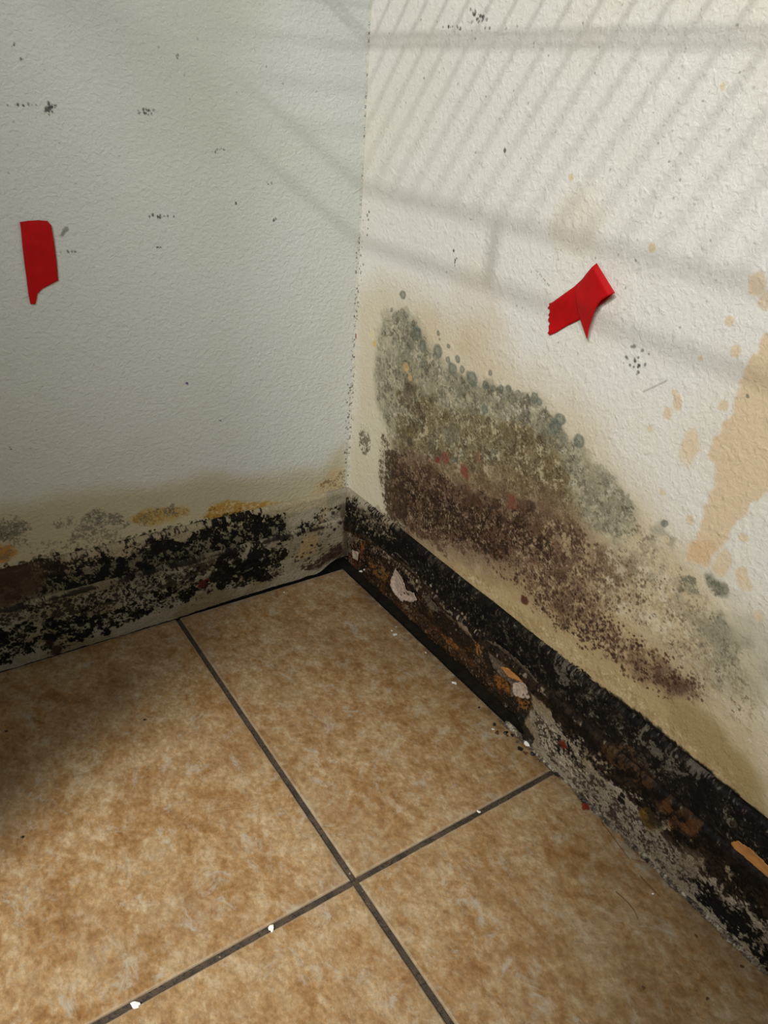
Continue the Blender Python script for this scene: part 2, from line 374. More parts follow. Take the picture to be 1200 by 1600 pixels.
# tan water stain with clear edge
T = (212, 188, 152)
c.fill(px(RW, (1230, 500), (1196, 522), (1172, 556), (1158, 590), (1146, 640), (1126, 668), (1108, 696), (1108, 708), (1120, 724), (1116, 750), (1110, 775), (1097, 796), (1090, 830), (1078, 852), (1070, 866), (1072, 876), (1104, 886), (1118, 862), (1134, 846), (1150, 812), (1180, 782), (1206, 768), (1250, 760), (1250, 500)), T, .86, .0016, .0050, .012)
c.fill(px(RW, (1078, 850), (1120, 845), (1110, 882), (1074, 874)), (206, 172, 128), .5, .003, .003)
for x, y, r, a in ((1077, 699, 10.5, 2.0), (1058, 630, 5.5, 1.8), (1054, 614, 3.5, 1), (1043, 646, 6, 1.1), (1078, 813, 5, 1), (1129, 877, 9, 1.5), (1121, 890, 8, 1), (1158, 896, 6, 1.5), (1164, 912, 8, 1), (1162, 840, 5, 1), (1130, 634, 6, 1), (1140, 501, 5, 1), (1184, 444, 9, 1.3), (1198, 470, 8, 1), (1150, 549, 6, 1), (1035, 770, 3.5, 1), (892, 277, 4, 1), (1018, 386, 5, 1), (1129, 135, 3, 1), (1185, 962, 6, 1), (1040, 842, 5, 1), (1095, 560, 3, 1), (1015, 670, 4, 1)):
    u, v = RW((x, y)); c.disc(u, v, r*.0006, (214, 194, 160), .8, .25, .3, asp=a)
# scuffs and specks on the clean plaster
for cx, cy, sx_, sy_, k in ((748, 30, 16, 14, 26), (707, 42, 12, 5, 9), (990, 566, 14, 18, 20), (712, 405, 5, 12, 5), (1170, 620, 2, 2, 1), (663, 122, 2, 2, 1), (788, 233, 3, 2, 2), (575, 330, 2, 40, 6)):
    for _ in range(k):
        q = (cx+c.rnd.randn()*sx_*.55, cy+c.rnd.randn()*sy_*.55); u, v = RW(q)
        c.disc(u, v, c.rnd.uniform(.0005, .0013), (70, 68, 64), c.rnd.uniform(.4, .85), .3, .4)
for i in range(12): u, v = RW((836+i*2.0, 420+i*2.3)); c.disc(u, v, .0006, (110, 106, 100), .6*(i % 3 > 0), .4, .4)
for i in range(40): u, v = RW((1005+i*.95, 612-.0009*(i*7)**1.35-i*.4)); c.disc(u, v, .0006, (150, 146, 138), .35, .4, .4)
for _ in range(160):
    q = (c.rnd.uniform(590, 1195), c.rnd.uniform(5, 560)); u, v = RW(q); c.disc(u, v, c.rnd.uniform(.0004, .0009), (120, 114, 104), c.rnd.uniform(.2, .6), .3, .4)
# dark flecks in the plaster joint at the corner
for _ in range(90):
    y = 330+c.rnd.rand()**.7*450; q = (567-(y-330)*.062+abs(c.rnd.randn())*2.5, y); u, v = RW(q); c.disc(u, v, c.rnd.uniform(.0004, .0012), (84, 78, 66), c.rnd.uniform(.3, .8), .3, .4)
g = c.rnd.randn(*U.shape); zone = sst(.0, .15, (0.56-c.C.mean(-1)))
c.C *= (1+g*0.10*zone+g*.014)[..., None]
P = np.stack([np.full(U.shape, WX), U, V], -1)
relief = (fbm(U, V, .05, 77, 3)-.5)*.0012
P[..., 0] -= relief*sst(WY, WY-.03, U)
m_rw = painted('right_wall_plaster', 230, .00026, .60, 900, .00008, coarse=(130, .00035))
wall_right = meta(grid_mesh('wall_right', P, m_rw, canvas=c, flip=False), kind='structure')

# ================================================================== LEFT WALL
us = axis(-0.47, WX, RES, -0.92, None)
c = Canvas(us, vz, (210, 212, 206), 41)
U, V = c.U, c.V
n = fbm(U, V, .14, 9, 4); c.mul(ALL, sst(.3, .75, n), (249, 250, 243), .8)
# yellow grey haze above the skirting
c.fill(px(LW, (-60, 800), (60, 780), (200, 770), (330, 745), (420, 740), (500, 735), (538, 700), (545, 800), (420, 900), (-60, 980)), (222, 208, 172), .75, .014, .010, .04, mul=True)
c.fill(px(LW, (480, 790), (492, 758), (520, 735), (540, 730), (540, 800), (500, 812)), (196, 172, 128), .6, .005, .008)
c.fill(px(LW, (-40, 860), (60, 856), (140, 836), (220, 822), (320, 800), (440, 790), (440, 850), (220, 900), (-40, 960)), (196, 184, 150), .45, .006, .008)
# ochre patches
c.fill(px(LW, (316, 806), (330, 788), (362, 784), (400, 786), (438, 786), (444, 808), (430, 822), (380, 816), (340, 816)), (176, 132, 50), .80, .003, .006, .010)
c.fill(px(LW, (205, 816), (216, 800), (250, 794), (290, 792), (296, 800), (270, 812), (230, 820)), (184, 152, 82), .62, .003, .006, .010)
c.fill(px(LW, (-30, 852), (16, 850), (26, 864), (10, 878), (-30, 880)), (176, 112, 40), .72, .003, .006, .010)
c.speck(px(LW, (316, 806), (330, 790), (440, 786), (446, 830), (340, 826)), (120, 88, 36), .35, .006, .7, .003, .004, .08, .7)
c.speck(px(LW, (205, 816), (216, 800), (250, 792), (296, 792), (296, 806), (230, 822)), (150, 118, 60), .4, .003, .7, .003, .004, .06, .7)
c.speck(px(LW, (350, 800), (438, 788), (446, 830), (350, 836)), (70, 54, 32), .38, .0024, .9, .003, .004, .06, .7)
c.speck(px(LW, (316, 782), (440, 782), (446, 800), (316, 806)), (206, 190, 150), .25, .003, .8, .003, .004, .06, .7)
c.speck(px(LW, (490, 760), (520, 735), (540, 730), (540, 790), (500, 806)), (120, 100, 70), .25, .002, .7, .004, .004, .06, .7)
# grey green smudges
for x, y, r, o in ((150, 810, 13, .7), (178, 812, 9, .6), (190, 818, 9, .5), (228, 812, 8, .5), (268, 798, 9, .55), (240, 800, 8, .4), (16, 822, 15, .6), (4, 832, 12, .7), (100, 815, 10, .25), (130, 830, 12, .35), (70, 850, 10, .25)):
    u, v = LW((x, y)); kk = r*.0011; pg = [(u-kk, v-kk*.6), (u, v-kk*.8), (u+kk, v-kk*.6), (u+kk*1.1, v+kk*.2), (u, v+kk*.8), (u-kk, v+kk*.4)]
    c.speck(pg, (116, 116, 100), min(.75, o), .003, .75, .004, .004, .08, .7); c.speck(pg, (90, 90, 78), .25*o, .0018, .7, .003, .004, .06, .7)
c.speck(px(LW, (-30, 820), (30, 815), (60, 850), (140, 825), (200, 820), (200, 850), (60, 875), (-30, 880)), (120, 112, 92), .25, .004, .7, .005, .006, .06, .8)
# black growth just over and on the skirting's top
c.scatter(px(LW, (-40, 895), (60, 868), (160, 850), (240, 826), (330, 806), (446, 786), (446, 812), (240, 846), (60, 890), (-40, 915)), 420, .0005, .0020, [(34, 30, 25), (60, 54, 44)], (.4, .95))
c.scatter(px(LW, (446, 830), (480, 800), (520, 775), (540, 765), (540, 800), (480, 824)), 90, .0005, .0016, [(44, 38, 30), (80, 66, 48)], (.3, .8))
bl = px(LU, (-40, 905), (20, 890), (90, 868), (160, 862), (225, 840), (270, 826), (318, 818), (350, 812), (442, 800), (446, 836), (380, 860), (220, 910), (-40, 960))
c.speck(bl, (40, 36, 30), .60, .006, .95, .004, .006, .06, .65)
c.speck(px(LW, (310, 822), (350, 812), (440, 790), (446, 836), (340, 850)), (28, 25, 21), .60, .005, .95, .004, .006, .06, .65)
c.speck(px(LU, (478, 812), (500, 796), (530, 786), (536, 800), (500, 812), (470, 826)), (40, 36, 30), .5, .004, .9, .003, .004, .06, .7)
# scuff marks
for cx, cy, sx_, sy_, k, r in ((80, 168, 10, 7, 26, .0013), (40, 164, 26, 1.5, 9, .0010), (230, 177, 12, 5, 16, .0011), (343, 235, 9, 3, 9, .0009), (252, 338, 18, 3, 9, .0012), (247, 386, 14, 2, 8, .0008), (110, 394, 12, 2, 8, .0010), (222, 172, 10, 3, 6, .001), (429, 348, 4, 12, 5, .001), (368, 316, 4, 3, 3, .001), (292, 600, 2, 2, 2, .0010), (345, 658, 3, 2, 3, .0008), (14, 700, 3, 3, 3, .0008), (20, 70, 5, 6, 4, .0007), (32, 96, 4, 8, 5, .0007), (277, 88, 2, 5, 3, .0007), (421, 285, 4, 3, 4, .001), (417, 103, 1, 1, 1, .001), (443, 131, 1, 1, 1, .001)):
    for _ in range(k):
        q = (cx+c.rnd.randn()*sx_*.6, cy+c.rnd.randn()*sy_*.6); u, v = LW(q)
        c.disc(u, v, c.rnd.uniform(.35, .9)*r, (66, 68, 64), c.rnd.uniform(.3, .8), .3, .4, asp=c.rnd.uniform(.7, 1.6))
for i in range(8): u, v = LW((96+i*1.2, 368-i*1.5)); c.disc(u, v, .0016, (132, 130, 126), .5, .4, .5)
u, v = LW((292, 599)); c.disc(u, v, .0012, (90, 70, 130), .8, .3, .4)
for _ in range(110):
    y = 330+c.rnd.rand()**.7*450; q = (566-(y-330)*.062-abs(c.rnd.randn())*2.5, y); u, v = LW(q); c.disc(u, v, c.rnd.uniform(.0004, .0012), (84, 78, 66), c.rnd.uniform(.3, .8), .3, .4)
for _ in range(120):
    q = (c.rnd.uniform(5, 560), c.rnd.uniform(5, 760)); u, v = LW(q); c.disc(u, v, c.rnd.uniform(.0004, .0008), (130, 130, 120), c.rnd.uniform(.2, .5), .3, .4)
g = c.rnd.randn(*U.shape); zone = sst(.0, .12, (0.55-c.C.mean(-1))); c.C *= (1+g*0.08*zone+g*.010)[..., None]
P = np.stack([U, np.full(U.shape, WY), V], -1)
P[..., 1] -= (fbm(U, V, .05, 99, 3)-.5)*.0012*sst(WX, WX-.03, U)
m_lw = painted('left_wall_plaster', 280, .00030, .62, 900, .00006, stretch=(.8, 1, 1.0))
wall_left = meta(grid_mesh('wall_left', P, m_lw, canvas=c, flip=True), kind='structure')
# rough plaster seam running up the corner (part of the wall)
bm = bmesh.new(); pts = []; rad = []
for i in range(500):
    z = .095+i*.0011; pts.append((WX-.0004+.0003*random.random(), WY-.0004+.0003*random.random(), z)); rad.append(.0007+.0007*random.random())
tube(bm, pts, rad, 7)
from_bm('plaster_seam', bm, simple('seam_plaster', rgb(202, 199, 184), .7, .12, 400), wall_left, True)

# added panel outside the picture, placed to shade the left part of the corner
bm = bmesh.new(); bmesh.ops.create_cube(bm, size=1)
bmesh.ops.scale(bm, vec=(.04, .484, 1.6), verts=bm.verts); bmesh.ops.translate(bm, vec=(-.94, -.228, .80), verts=bm.verts)
bmesh.ops.bevel(bm, geom=bm.edges[:], offset=.004, segments=2, affect='EDGES')
meta(from_bm('shade_panel', bm, simple('shade_panel_paint', rgb(205, 205, 196), .7, .05, 60)), kind='structure')

# ================================================================== SKIRTING BOARDS
def profile(t, n1=0.0005):
    """distance out from the wall and height, bottom to top"""
    k = [(t, .0), (t, .0640), (t-.0006, .0660), (t-.0030, .0672), (t-.0034, .0690), (t-.0042, .0740), (t*.42, .0830), (t*.26, .0920), (t*.20, .0965), (t*.10, .0980), (-.002, .0982)]
    out = [k[0]]
    for a, b in zip(k, k[1:]):
        L = math.hypot(b[0]-a[0], b[1]-a[1]); m = max(1, int(L/n1))
        for i in range(1, m+1): out.append((a[0]+(b[0]-a[0])*i/m, a[1]+(b[1]-a[1])*i/m))
    return np.array(out)

# ---- left board
pr = profile(.0125)
us = axis(-.47, WX-.002, RESB, -.90, None)
arc = np.concatenate([[0], np.cumsum(np.hypot(np.diff(pr[:, 0]), np.diff(pr[:, 1])))])
ZM = (np.concatenate([[-.1], pr[:, 1], [.2]]), np.concatenate([[-.1], arc, [arc[-1]+.1]]))
svals = arc
c = Canvas(us, svals, (146, 139, 119), 61)
U, V = c.U, c.V
n = fbm(U*.5, V, .02, 5, 4); c.mul(ALL, sst(.35, .7, n), (214, 204, 178), .9)
c.fill(px(LU, (-60, 890), (100, 862), (240, 826), (446, 800), (446, 835), (380, 850), (220, 898), (-60, 950)), (88, 80, 64), .65, .006, .006)
K = (13, 12, 10)
c.fill([(-.9, zm(.0865)), (-.02, zm(.0865)), (-.02, zm(.12)), (-.9, zm(.12))], (168, 155, 124), .75, .003, .005)
c.speck(px(LU, (-60, 905), (20, 896), (60, 880), (110, 884), (160, 864), (200, 872), (240, 842), (290, 846), (330, 815), (446, 800), (446, 838), (380, 848), (220, 896), (-60, 948)), K, .66, .0055, .97, .003, .005, .04, .62)
c.speck(px(LB, (-60, 980), (20, 975), (100, 960), (180, 945), (235, 925), (240, 960), (180, 985), (110, 1010), (40, 1030), (-60, 1060)), K, .58, .006, .95, .005, .008, .05, .66)
c.speck(px(LB, (-60, 950), (100, 930), (230, 900), (330, 870), (330, 900), (240, 930), (100, 965), (-60, 985)), (48, 42, 34), .46, .005, .9, .005, .008, .06, .72)
c.speck(px(LB, (325, 880), (345, 862), (400, 846), (425, 860), (420, 890), (430, 910), (400, 915), (345, 924), (325, 905)), (20, 18, 16), .78, .007, .97, .004, .006, .05, .62)
c.speck(px(LB, (215, 925), (240, 915), (300, 912), (330, 900), (330, 925), (270, 945), (225, 955)), K, .5, .006, .95, .005, .008, .05, .66)
c.speck(px(LB, (420, 850), (440, 845), (450, 860), (440, 890), (420, 900)), K, .42, .005, .9, .004, .006, .05, .7)
c.speck(px(LB, (240, 880), (340, 862), (330, 890), (250, 915)), (64, 56, 44), .5, .005, .8, .005, .008, .06, .7)
c.speck(px(LU, (440, 828), (480, 808), (500, 795), (530, 788), (528, 806), (490, 822), (450, 842)), K, .5, .004, .92, .004, .005, .05, .7)
c.speck(px(LB, (470, 880), (500, 870), (520, 855), (534, 850), (534, 885), (500, 895), (470, 898)), (56, 44, 32), .6, .005, .9, .004, .006, .06, .7)
c.fill(px(LB, (468, 842), (482, 830), (494, 836), (492, 860), (476, 872), (462, 874)), (176, 142, 96), .55, .003, .004)
c.fill(px(LU, (494, 806), (508, 790), (518, 796), (500, 816)), (166, 134, 90), .6, .003, .004)
c.fill(px(LB, (500, 800), (534, 800), (534, 850), (508, 852)), (158, 148, 126), .6, .004, .004)
c.speck([(-.5, zm(.084)), (-.10, zm(.084)), (-.10, zm(.11)), (-.5, zm(.11))], (30, 26, 20), .30, .004, .9, .003, .004, .05, .75)
for q, r in (((372, 885), .008), ((392, 880), .007), ((355, 890), .005), ((405, 895), .006), ((385, 900), .006)): u, v = LB(q); c.disc(u, v, r, K, .9, .3, .9)
c.speck(px(LB, (-60, 900), (300, 860), (446, 845), (446, 900), (240, 960), (-60, 1050)), K, .13, .0016, .9, .004, .006, .05, .8)
c.scatter(px(LB, (440, 850), (500, 800), (534, 795), (534, 880), (470, 892)), 130, .0005, .0022, [K, (60, 50, 38), (40, 32, 24)], (.4, .9))
c.fill(px(LB, (488, 892), (515, 868), (534, 858), (540, 890)), (48, 36, 26), .7, .004, .005)
c.fill(px(LU, (528, 790), (540, 785), (540, 880), (531, 880)), (60, 50, 38), .6, .002, .002)
for q, r in (((314, 912), .0045), ((322, 906), .003)): u, v = LB(q); c.disc(u, v, r, (84, 30, 26), .9, .3, .7)
for q, r in (((10, 900), .02), ((60, 892), .016), ((0, 915), .02)): u, v = LU(q); c.disc(u, v, r, (70, 52, 34), .6, .5, .7)
for q, r in (((75, 1005), .004), ((88, 1014), .005), ((78, 1000), .003)): u, v = LB(q); c.disc(u, v, r, (44, 30, 24), .9, .3, .7)
c.scatter(px(LB, (-40, 960), (230, 905), (440, 850), (440, 900), (230, 960), (-40, 1040)), 420, .0006, .0022, [K, (44, 38, 30)], (.6, .95))
# thin dark line under the ledge
c.speck([(-.9, zm(.0635)), (.01, zm(.0635)), (.01, zm(.0662)), (-.9, zm(.0662))], (34, 28, 22), .65, .006, .85, .001, .0006, .1, .6, sx=.25)
g = c.rnd.randn(*U.shape); c.C *= (1+g*.07)[..., None]
lum = c.C.mean(-1)
out = pr[:, 0][:, None]+(fbm(U, V, .012, 301, 4)-.5)*.0012+(fbm(U, V, .0028, 303, 3)-.5)*.0008*sst(.6, .3, lum)
Z = pr[:, 1][:, None]+0*V
# lower edge lifted off the tiles, ragged; torn open beside the corner
lift = .0016+.0032*sst(-.24, -.12, U)*sst(.012, -.04, U)+.0022*(fbm(U, U*0, .012, 305, 4)-.5)+.016*sst(-.040, -.006, U)
Z = Z+lift*sst(.05, .0, Z)
out = out+.0004
Pg = np.stack([U, WY-out, Z], -1)
m_board = painted('mouldy_skirting_paint', 300, .00035, .55, 900, .0003, stretch=(.6, .6, 1))
bl_ = meta(grid_mesh('baseboard_left', Pg, m_board, canvas=c, flip=True), kind='structure')
bl_['label'] = 'low painted skirting speckled with black mould under the grey wall'
sol = bl_.modifiers.new('thick', 'SOLIDIFY'); sol.thickness = .003; sol.offset = -1

# ---- right board
pr = profile(.0100)
us = axis(-.60, WY-.001, RESB, -1.3, None)
arc = np.concatenate([[0], np.cumsum(np.hypot(np.diff(pr[:, 0]), np.diff(pr[:, 1])))])
ZM = (np.concatenate([[-.1], pr[:, 1], [.2]]), np.concatenate([[-.1], arc, [arc[-1]+.1]]))
svals = arc
c = Canvas(us, svals, (150, 140, 121), 83)
U, V = c.U, c.V
n = fbm(U*.5, V, .02, 5, 4); c.mul(ALL, sst(.35, .7, n), (206, 192, 166), .9)
# black moulding on top
up = px(RU, (535, 780), (600, 820), (640, 845), (700, 890), (1000, 1115), (1260, 1330), (1260, 1420), (1200, 1368), (920, 1123), (757, 990), (640, 884), (560, 825))
c.fill(up, (17, 13, 10), .96, .0025, .003)
c.speck(up, (62, 54, 44), .20, .0030, .8, .002, .003, .05, .75)
c.speck(up, (112, 104, 90), .07, .0022, .8, .002, .003, .04, .8)
c.speck(up, (10, 8, 8), .4, .006, .9, .002, .003, .08, .7)
c.speck(px(RU, (1000, 1130), (1100, 1200), (1110, 1225), (1060, 1215), (1000, 1165)), (104, 96, 84), .42, .006, .8, .003, .005, .05, .7)
c.speck(px(RU, (860, 1020), (900, 1045), (915, 1080), (870, 1070)), (104, 96, 84), .30, .005, .8, .003, .005, .05, .7)
c.speck(px(RU, (545, 785), (600, 815), (625, 845), (600, 840), (560, 812)), (120, 108, 86), .5, .004, .9, .003, .003, .05, .75)
band = [(-.6, zm(.056)), (.02, zm(.056)), (.02, zm(.071)), (-.6, zm(.071))]
c.fill(band, (36, 26, 18), .9, .0015, .002, .006)
c.speck(band, (14, 11, 9), .5, .004, .9, .002, .002, .05, .7)
c.speck([(-.6, zm(.0640)), (-.05, zm(.0640)), (-.05, zm(.0662)), (-.6, zm(.0662))], (150, 136, 114), .30, .006, .8, .0006, .0008, .05, .7, sx=.3)
# dark brown stripe under the ledge on the sound part
stripe = px(RB, (850, 1080), (920, 1128), (1000, 1195), (1080, 1262), (1200, 1365), (1260, 1420), (1260, 1500), (1200, 1440), (1150, 1410), (1090, 1350), (1040, 1300), (980, 1240), (920, 1190), (880, 1140))
c.speck(stripe, (34, 24, 16), .82, .008, .92, .004, .006, .1, .6)
c.speck(stripe, (13, 10, 8), .50, .004, .9, .004, .006, .1, .65)
c.speck(px(RB, (930, 1130), (1010, 1190), (1050, 1240), (1000, 1230), (940, 1170)), (78, 54, 32), .4, .006, .8, .004, .006, .1, .65)
c.scatter(px(RB, (1030, 1240), (1060, 1260), (1095, 1280), (1090, 1300), (1050, 1285)), 60, .001, .004, [(84, 52, 26), (70, 46, 26), (104, 70, 44)], (.3, .7), irr=.9)
# the grey face
face = px(RB, (835, 1100), (880, 1140), (920, 1190), (980, 1240), (1040, 1300), (1090, 1350), (1150, 1410), (1200, 1440), (1260, 1500), (1260, 1560), (1200, 1500), (1060, 1375), (920, 1250), (840, 1160))
c.fill(face, (128, 117, 102), .6, .004, .006)
c.speck(px(RB, (835, 1100), (880, 1140), (930, 1200), (900, 1215), (850, 1165)), (176, 164, 144), .45, .0022, .75, .004, .006, .06, .8)
c.speck(face, (50, 42, 34), .38, .0030, .85, .004, .006, .06, .75)
c.speck(px(RB, (850, 1120), (900, 1160), (930, 1215), (880, 1180)), K, .36, .004, .9, .004, .006, .05, .75)
c.speck(px(RB, (1090, 1350), (1200, 1440), (1260, 1500), (1260, 1580), (1130, 1440), (1060, 1370)), (14, 12, 10), .62, .006, .95, .006, .010, .05, .7)
c.speck(px(RB, (1170, 1400), (1260, 1480), (1260, 1520), (1180, 1440)), (126, 116, 100), .4, .006, .8, .004, .006, .06, .7)
for q, r, col, o in (((885, 1161), .0042, (92, 30, 20), .95), ((1016, 1276), .0075, (84, 62, 26), .9), ((1028, 1280), .008, (50, 42, 28), .9), ((1010, 1270), .004, (100, 76, 34), .9), ((975, 1248), .003, (20, 18, 16), .95), ((977, 1240), .002, (20, 18, 16), .95)):
    u, v = RB(q); c.disc(u, v, r, col, o, .3, .6)
for q, r in (((1080, 1340), .009), ((1100, 1335), .006)): u, v = RB(q); c.disc(u, v, r, (110, 92, 72), .5, .5, .9)
# rotten stretch: bare wet wood and backing
rot = px(RR, (530, 815), (556, 826), (590, 846), (622, 868), (650, 892), (700, 942), (760, 1000), (800, 1030), (838, 1066), (846, 1100), (832, 1124), (826, 1170), (760, 1110), (700, 1050), (600, 960), (528, 900))
c.fill(rot, (46, 29, 15), .97, .0014, .003, .006, wet=.85)
c.speck(rot, (24, 15, 9), .50, .009, .95, .002, .003, .10, .65, sx=.7)
c.speck(rot, (92, 55, 21), .20, .007, .85, .002, .003, .10, .6, sx=.6)
c.speck(rot, (9, 6, 5), .34, .003, .9, .002, .003, .05, .7)
def pool(pts, col, o=.9, s=.0012, w_=.8, f=RR): c.fill(px(f, *pts), col, o, s, .0030, .006, wet=w_)
pool([(545, 880), (560, 855), (572, 870), (566, 898), (552, 900)], (80, 40, 18))
pool([(566, 830), (574, 834), (572, 866), (566, 862)], (112, 68, 32))
pool([(576, 878), (600, 885), (612, 902), (604, 915), (585, 905)], (112, 76, 32))
pool([(572, 852), (600, 858), (618, 872), (600, 876), (580, 870)], (14, 10, 8))
pool([(650, 912), (664, 906), (670, 920), (664, 944), (654, 938)], (100, 62, 28))
pool([(622, 880), (660, 905), (690, 945), (670, 950), (640, 910)], (18, 12, 9), .8)
pool([(600, 920), (640, 950), (700, 1000), (760, 1055), (800, 1090), (795, 1110), (740, 1060), (670, 1000), (600, 940)], (66, 42, 22), .8)
pool([(684, 985), (710, 1005), (720, 1025), (700, 1015)], (118, 74, 28))
pool([(690, 940), (730, 985), (745, 1010), (720, 1010), (690, 970)], (22, 14, 10), .85)
pool([(772, 1060), (790, 1055), (800, 1080), (806, 1090), (780, 1085)], (128, 76, 26))
pool([(800, 1085), (835, 1095), (834, 1118), (815, 1105)], (136, 88, 36))
pool([(748, 1000), (760, 1005), (756, 1028), (748, 1020)], (150, 104, 56))
pool([(770, 1095), (830, 1125), (850, 1150), (836, 1165), (800, 1140)], (22, 18, 15), .9)
pool([(660, 900), (680, 930), (720, 975), (705, 965), (672, 930)], (120, 108, 92), .6, .001, .4)
pool([(727, 966), (742, 975), (750, 990), (745, 1000), (730, 985)], (150, 132, 108), .8, .001, .3)
pool([(544, 820), (556, 832), (560, 850), (546, 848)], (104, 88, 72), .7)
c.speck(px(RR, (540, 815), (620, 868), (660, 905), (700, 950), (690, 960), (600, 870), (545, 840)), (150, 134, 112), .25, .0035, .85, .002, .002, .04, .8)
c.speck(rot, (10, 7, 5), .26, .0024, .85, .002, .002, .06, .8)
c.speck(rot, (126, 108, 86), .07, .0020, .8, .002, .002, .04, .8)
c.speck(px(RR, (800, 1085), (835, 1100), (834, 1165), (800, 1140), (740, 1080)), (12, 10, 8), .5, .003, .9, .003, .003, .05, .8)
c.scatter(px(RB, (556, 822), (640, 880), (757, 990), (850, 1065), (850, 1080), (745, 1000), (620, 885)), 90, .0005, .0016, [(170, 156, 134), (140, 124, 100)], (.5, .95), irr=.7)
c.speck(px(RU, (530, 770), (600, 800), (650, 850), (640, 885), (556, 830), (530, 800)), (16, 13, 10), .55, .003, .92, .003, .004, .05, .8)
c.scatter(px(RB, (535, 780), (600, 822), (620, 850), (560, 830)), 200, .0005, .0018, [(24, 20, 16), (70, 58, 42), (130, 118, 98)], (.5, .95), irr=.6)
g = c.rnd.randn(*U.shape); c.C *= (1+g*.08)[..., None]
t_ = pr[:, 0][:, None]+0*U; Z0 = pr[:, 1][:, None]+0*U
rm = 1-0*U
_, full = (None, None)
_dd0 = None
dd = polydist(U+(fbm(U, V, .008, 411, 4)-.5)*.006, V+(fbm(U, V, .008, 415, 4)-.5)*.006, rot)
rm = sst(-.0004, .0006, dd)*sst(.068, .062, Z0)
ln = (fbm(U*.45, V, .014, 501, 5, .6)-.5)
out = t_*(1-rm)+rm*np.minimum(t_, .0026+ln*.0065)
out = out+((fbm(U, V, .010, 511, 4)-.5)*.0012+(fbm(U, V, .0024, 513, 3, .7)-.5)*.0010)*sst(.064, .056, Z0)+(fbm(U, V, .005, 519, 4)-.5)*.0007*sst(.056, .064, Z0)
Z = pr[:, 1][:, None]+0*V
lift = .0008+.0095*sst(-.315, -.290, U)+.0030*(fbm(U, U*0, .014, 505, 4)-.5)
Z = Z+lift*sst(.045, .0, Z)
Pg = np.stack([WX-out, U, Z], -1)
br_ = meta(grid_mesh('baseboard_right', Pg, m_board, canvas=c, flip=False), kind='structure')
br_['label'] = 'rotten skirting with black top edge and peeled face below the mouldy wall'
sol = br_.modifiers.new('thick', 'SOLIDIFY'); sol.thickness = .003; sol.offset = -1
if sol: pass

# remnants of the paint skin standing proud of the rotten wood (parts of the board)
def skin(name, poly, f_plane, m, parent, lift=.0012, curl=.002, seed=0, res=.0008, warp=.0022, axis_=0, thick=.0005, label=None):
    """irregular curled sheet following an outline; f_plane = coordinate of the plane it lies on"""
    pts = np.array([[onp(q, axis_, f_plane)[1 if axis_ == 0 else 0], onp(q, axis_, f_plane)[2]] for q in poly]) if axis_ < 2 else np.array([onp(q, 2, f_plane)[:2] for q in poly])
    lo, hi = pts.min(0)-warp, pts.max(0)+warp
    a = np.arange(lo[0], hi[0]+res, res); b = np.arange(lo[1], hi[1]+res, res)
    A, B = np.meshgrid(a, b)
    d = polydist(A+(fbm(A, B, .005, seed, 5, .8)-.5)*2.6*warp, B+(fbm(A, B, .005, seed+9, 5, .8)-.5)*2.6*warp, pts)
    n = fbm(A, B, .012, seed+20, 3)
    h = lift+curl*(sst(.006, 0, d))*(.3+1.4*n)+(fbm(A, B, .004, seed+30, 3)-.5)*.0006
    bm = bmesh.new(); V_ = {}
    for j in range(A.shape[0]-1):
        for i in range(A.shape[1]-1):
            if d[j:j+2, i:i+2].mean() > 0:
                fs = []
                for jj, ii in ((j, i), (j, i+1), (j+1, i+1), (j+1, i)):
                    if (jj, ii) not in V_:
                        s_, t2, hh = A[jj, ii], B[jj, ii], h[jj, ii]
                        # pull boundary vertices onto the outline
                        co = (f_plane-hh, s_, t2) if axis_ == 0 else ((s_, f_plane-hh, t2) if axis_ == 1 else (s_, t2, f_plane+hh))
                        V_[(jj, ii)] = bm.verts.new(co)
                    fs.append(V_[(jj, ii)])
                bm.faces.new(fs)
    bmesh.ops.smooth_vert(bm, verts=[v for v in bm.verts if v.is_boundary], factor=.5, use_axis_x=True, use_axis_y=True, use_axis_z=True)
    o = from_bm(name, bm, m, parent, True)
    s_ = o.modifiers.new('thick', 'SOLIDIFY'); s_.thickness = thick; s_.offset = 0
    if label: o['label'] = label
    return o
m_skin = simple('peeled_paint', rgb(172, 154, 138), .45, .35, 300, .0005)
m_skin2 = simple('dirty_peeled_paint', rgb(84, 72, 60), .4, .95, 420, .0008)
m_tan = simple('bare_wood', rgb(176, 122, 66), .5, .18, 160, .0002)
m_dark = simple('black_dirt', rgb(26, 20, 11), .75, .6, 120, .0008, .15)
skin('paint_flake', [(621, 888), (632, 903), (637, 920), (650, 926), (655, 936), (648, 940), (630, 938), (620, 928), (612, 912), (616, 900)], .0045, m_skin, br_, .0008, .0018, 3, label='pinkish white flake of paint left on the wet wood')
skin('paint_flake', [(757, 996), (775, 1002), (800, 1020), (835, 1054), (846, 1070), (872, 1098), (850, 1100), (836, 1084), (800, 1088), (800, 1068), (786, 1058), (772, 1040), (764, 1018)], .0012, m_skin2, br_, .0004, .0016, 5, label='dirty grey flake of paint at the end of the rotten stretch')
skin('paint_flake', [(803, 1066), (818, 1063), (834, 1078), (838, 1090), (822, 1090), (806, 1084)], .0002, m_skin, br_, .0008, .0014, 8, label='pinkish white flake of paint over orange wood')
skin('wood_splinter', [(782, 1041), (795, 1043), (815, 1055), (826, 1070), (812, 1064), (796, 1058)], -.0012, m_tan, br_, .0003, .0004, 13, warp=.0008)
skin('wood_splinter', [(1143, 1314), (1153, 1312), (1175, 1326), (1215, 1366), (1215, 1380), (1180, 1354), (1150, 1330)], .0012, m_tan, br_, .0004, .0004, 14, warp=.0010, label='bare tan strip of wood in the black mould')
